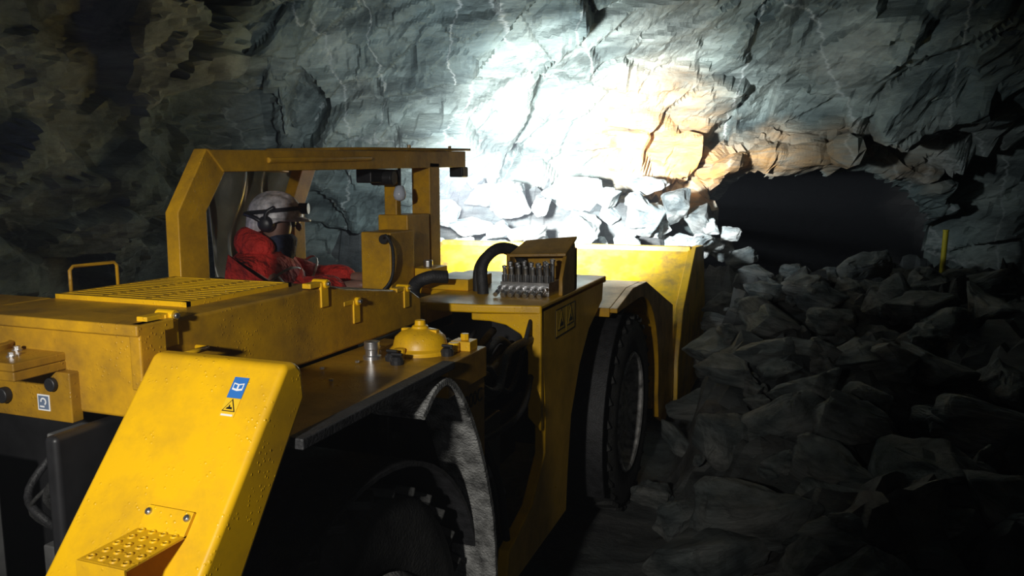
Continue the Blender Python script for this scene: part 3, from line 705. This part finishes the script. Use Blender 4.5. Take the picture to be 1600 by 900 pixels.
sp_=ch([(PP(0,0,0),.13),(PP(.0,0,.20),.12),(PP(.0,0,.40),.125),(PP(.0,0,.50),.09),(PP(.01,0,.56),.05),(hc-z*.045+f*.005,.060),(hc+z*.03,.074)])
for s in(1,-1):
    a=ch([(PP(.0,s*.17,.49),.06),(PP(.16,s*.24,.34),.043),(PP(.33,s*.17,.43),.030),(PP(.39,s*.15,.44),.026)],sp_[3])
    base=a[-1]; bp_=V[base][0]
    for kf in range(4):
        off=(kf-1.5)*.018
        ch([(bp_+f*.035+l*off+z*.004,.0095),(bp_+f*(.06)+l*off-z*.008,.0085),(bp_+f*(.066)+l*off-z*.03,.0075)],base)
    ch([(bp_+f*.01-l*s*.03-z*.01,.011),(bp_+f*.03-l*s*.035-z*.03,.0085)],base)
    ch([(PP(.05,s*.1,-.02),.09),(PP(.42,s*.12,.02),.062),(PP(.46,s*.12,-.20),.05),(PP(.48,s*.12,-.37),.035),(PP(.56,s*.12,-.40),.035)],sp_[0])
PE=skin('person',V,E,'skin',None)
top(PE,'seated operator in red hooded jacket and pale helmet, hand on controls','person')
V=[];E=[]
j=ch([(PP(0,0,.02),.17),(PP(-.01,0,.2),.17),(PP(-.01,0,.38),.19),(PP(-.01,0,.49),.165),(PP(.0,0,.55),.115)])
for s in(1,-1):
    ch([(PP(.0,s*.17,.48),.13),(PP(.15,s*.25,.37),.115),(PP(.24,s*.21,.40),.10),(PP(.35,s*.17,.44),.065)],j[3])
skin('jacket',V,E,'jacket',PE)
V=[];E=[]
j=ch([(PP(0,0,-.03),.15)])
for s in(1,-1): ch([(PP(.06,s*.1,-.02),.11),(PP(.42,s*.12,.02),.08),(PP(.46,s*.12,-.20),.07),(PP(.48,s*.12,-.34),.055)],j[0])
skin('trousers',V,E,'trouser',PE)
V=[];E=[]
ch([(PP(.05,-.12,.565),.05),(PP(-.03,-.11,.60),.065),(PP(-.09,-.02,.62),.07),(PP(-.07,.07,.61),.065),(PP(.02,.12,.575),.055)]); skin('jacket_hood',V,E,'jacket',PE)
V=[];E=[]
ch([(PP(.03,0,.53),.082),(hc-z*.105+f*.01,.072),(hc-z*.075+f*.018,.071),(hc-z*.040+f*.022,.065)]); skin('neck_gaiter',V,E,'gaiter',PE)
for s in(1,-1):
    b=B(); a_=PP(.09,s*.215,.42); d_=(PP(.15,s*.25,.37)-PP(.0,s*.17,.48)).normalized(); b.lathe([(.126,-.006),(.128,0),(.126,.006)],a_,d_,24); b.mk('reflective_band','refl',PE)
headparts=[]
b=B()
fh=Vector((.94,.34,0)).normalized(); lh=Vector((-fh.y,fh.x,0))
b.tube([hc+fh*.080+z*.0,hc+fh*.104-z*.022,hc+fh*.096-z*.034],.013,8,0,3)
headparts.append(b.mk('nose','skin',PE,smooth=True))
b=B()
for s in(1,-1):
    c=hc+fh*.086+lh*s*.032+z*.0; b.lathe([(0,.012),(.012,.011),(.022,.006),(.025,0),(.022,-.004)],c,fh,16)
b.tube([hc+fh*.09+lh*.055+z*.006,hc+fh*.099+z*.008,hc+fh*.09-lh*.055+z*.006],.004,6); b.tube([hc+fh*.09-lh*.055+z*.006,hc-lh*.088+z*.003],.003,6)
headparts.append(b.mk('safety_glasses','muff',PE,smooth=True))
vs=[];fs=[];na,nb=48,14
hb=.018
for j_ in range(nb+1):
    ph=math.pi/2*j_/nb
    for i in range(na):
        t=2*math.pi*i/na; rr_=math.cos(ph)**.85; x=math.cos(t)*rr_; y=math.sin(t)*rr_; h=math.sin(ph)
        ridge=.009*math.exp(-(y/.16)**2)*h-.004*math.exp(-((abs(y)-.34)/.10)**2)*h
        vs.append(hc+z*hb+fh*(x*.130-.008)+lh*(y*.112)+z*(h*(.118)+ridge))
for j_ in range(nb):
    for i in range(na): fs.append((j_*na+i,j_*na+(i+1)%na,(j_+1)*na+(i+1)%na,(j_+1)*na+i))
b=B(); b.add(vs,fs)
vs=[];fs=[]
for i in range(na):
    t=2*math.pi*i/na; ct=math.cos(t); ex=.008+.028*max(0,ct)**3; dr=.055*max(0,min(1,(.35-ct)/.8))
    for rr_,h in((1.,hb-dr),(1.,hb-.008-dr)):
        vs.append(hc+fh*(ct*(.130+ex)-.008)+lh*math.sin(t)*(.112+ex*.6)+z*(h-.008*max(0,ct)))
    vs.append(hc+fh*(ct*.130-.008)+lh*math.sin(t)*.112+z*(hb+.004)); vs.append(hc+fh*(ct*.124-.008)+lh*math.sin(t)*.106+z*(hb-.01-dr))
for i in range(na):
    a_=i*4; c_=((i+1)%na)*4
    fs+= [(a_,c_,c_+1,a_+1),(a_+2,c_+2,c_,a_),(a_+1,c_+1,c_+3,a_+3)]
b.add(vs,fs)
headparts.append(b.mk('helmet','helmet',PE,smooth=True,label='scuffed pale safety helmet'))
for s in(1,-1):
    b=B(); c=hc+lh*s*.088-z*.004-fh*.018
    b.lathe([(.0,.044),(.020,.044),(.030,.038),(.037,.024),(.039,0),(.034,-.01)],c,lh*s,20)
    b.tube([c+lh*s*.03,c+lh*s*.035+z*.05+fh*.01,c+lh*s*.028+z*.075+fh*.045],.010,8)
    b.tube([c+lh*s*.03,c+lh*s*.03+z*.03-fh*.05,c+lh*s*.0+z*.045-fh*.10],.010,8)
    headparts.append(b.mk('ear_defender','muff',PE,smooth=True,label='black ear defender clipped to the helmet'))
b=B(); q=[]
for i in range(17):
    t=math.pi*2*i/16; q.append(hc+fh*(math.cos(t)*.127-.008)+lh*math.sin(t)*.110+z*(hb+.035+.012*math.cos(t)))
b.tube(q,.010,8,0,2); b.cyl(hc+z*.062+fh*.108,hc+z*.062+fh*.150,.026,14); headparts.append(b.mk('head_lamp','muff',PE,label='small cap lamp strapped to the helmet'))
KS=.90
for ob in headparts:
    c=WL[ob.name]; ob.location=ob.location+(hc-c)*(1-KS); ob.scale=(KS,)*3

# ------------------------------------------------------------------ lights
def spot(name,loc,target,power,angle,blend,col,size=.05):
    ld=bpy.data.lights.new(name,'SPOT'); ld.energy=power; ld.spot_size=math.radians(angle); ld.spot_blend=blend; ld.color=col; ld.shadow_soft_size=size
    ob=bpy.data.objects.new(name,ld); COL.objects.link(ob); ob.location=loc
    ob.rotation_euler=(Vector(target)-Vector(loc)).to_track_quat('-Z','Y').to_euler(); return ob
spot('flood_light',(-1.75,3.6,1.60),W(.64,7.2,1.60),4800,62,1.,(.90,.96,1.),.12)
spot('flood_spill',(-1.75,3.6,1.66),W(.5,7.4,2.2),520,108,1.,(.84,.94,1.),.1)
spot('torch',(-.55,-.8,1.85),(-1.20,2.4,.96),190,48,1.,(1.,.97,.90),.05)
ld=bpy.data.lights.new('dim_blue_lamp','POINT'); ld.energy=7; ld.color=(.42,.45,1.); ld.shadow_soft_size=.3
lo=bpy.data.objects.new('dim_blue_lamp',ld); COL.objects.link(lo); lo.location=W(-3.6,3.2,1.2)
ld=bpy.data.lights.new('camera_fill','POINT'); ld.energy=3.5; ld.color=(.95,.97,1.); ld.shadow_soft_size=.15  # added soft fill near the camera, no actual lamp there
lo=bpy.data.objects.new('camera_fill',ld); COL.objects.link(lo); lo.location=(.2,-.2,1.45)
w=bpy.data.worlds.new('w'); sc.world=w; w.use_nodes=True
w.node_tree.nodes['Background'].inputs[0].default_value=(.28,.35,.55,1); w.node_tree.nodes['Background'].inputs[1].default_value=.14
vs_=w.node_tree.nodes.new('ShaderNodeVolumeScatter'); vs_.inputs['Density'].default_value=.010; vs_.inputs['Anisotropy'].default_value=.2; vs_.inputs['Color'].default_value=(.85,.9,1,1)
w.node_tree.links.new(vs_.outputs[0],w.node_tree.nodes['World Output'].inputs['Volume'])
cam=bpy.data.cameras.new('camera'); cam.lens=27; cam.sensor_width=36; cam.clip_start=.02
co=bpy.data.objects.new('camera',cam); COL.objects.link(co); co.location=(0,0,1.6)
co.rotation_euler=(math.radians(90-7.6),0,ya); sc.camera=co
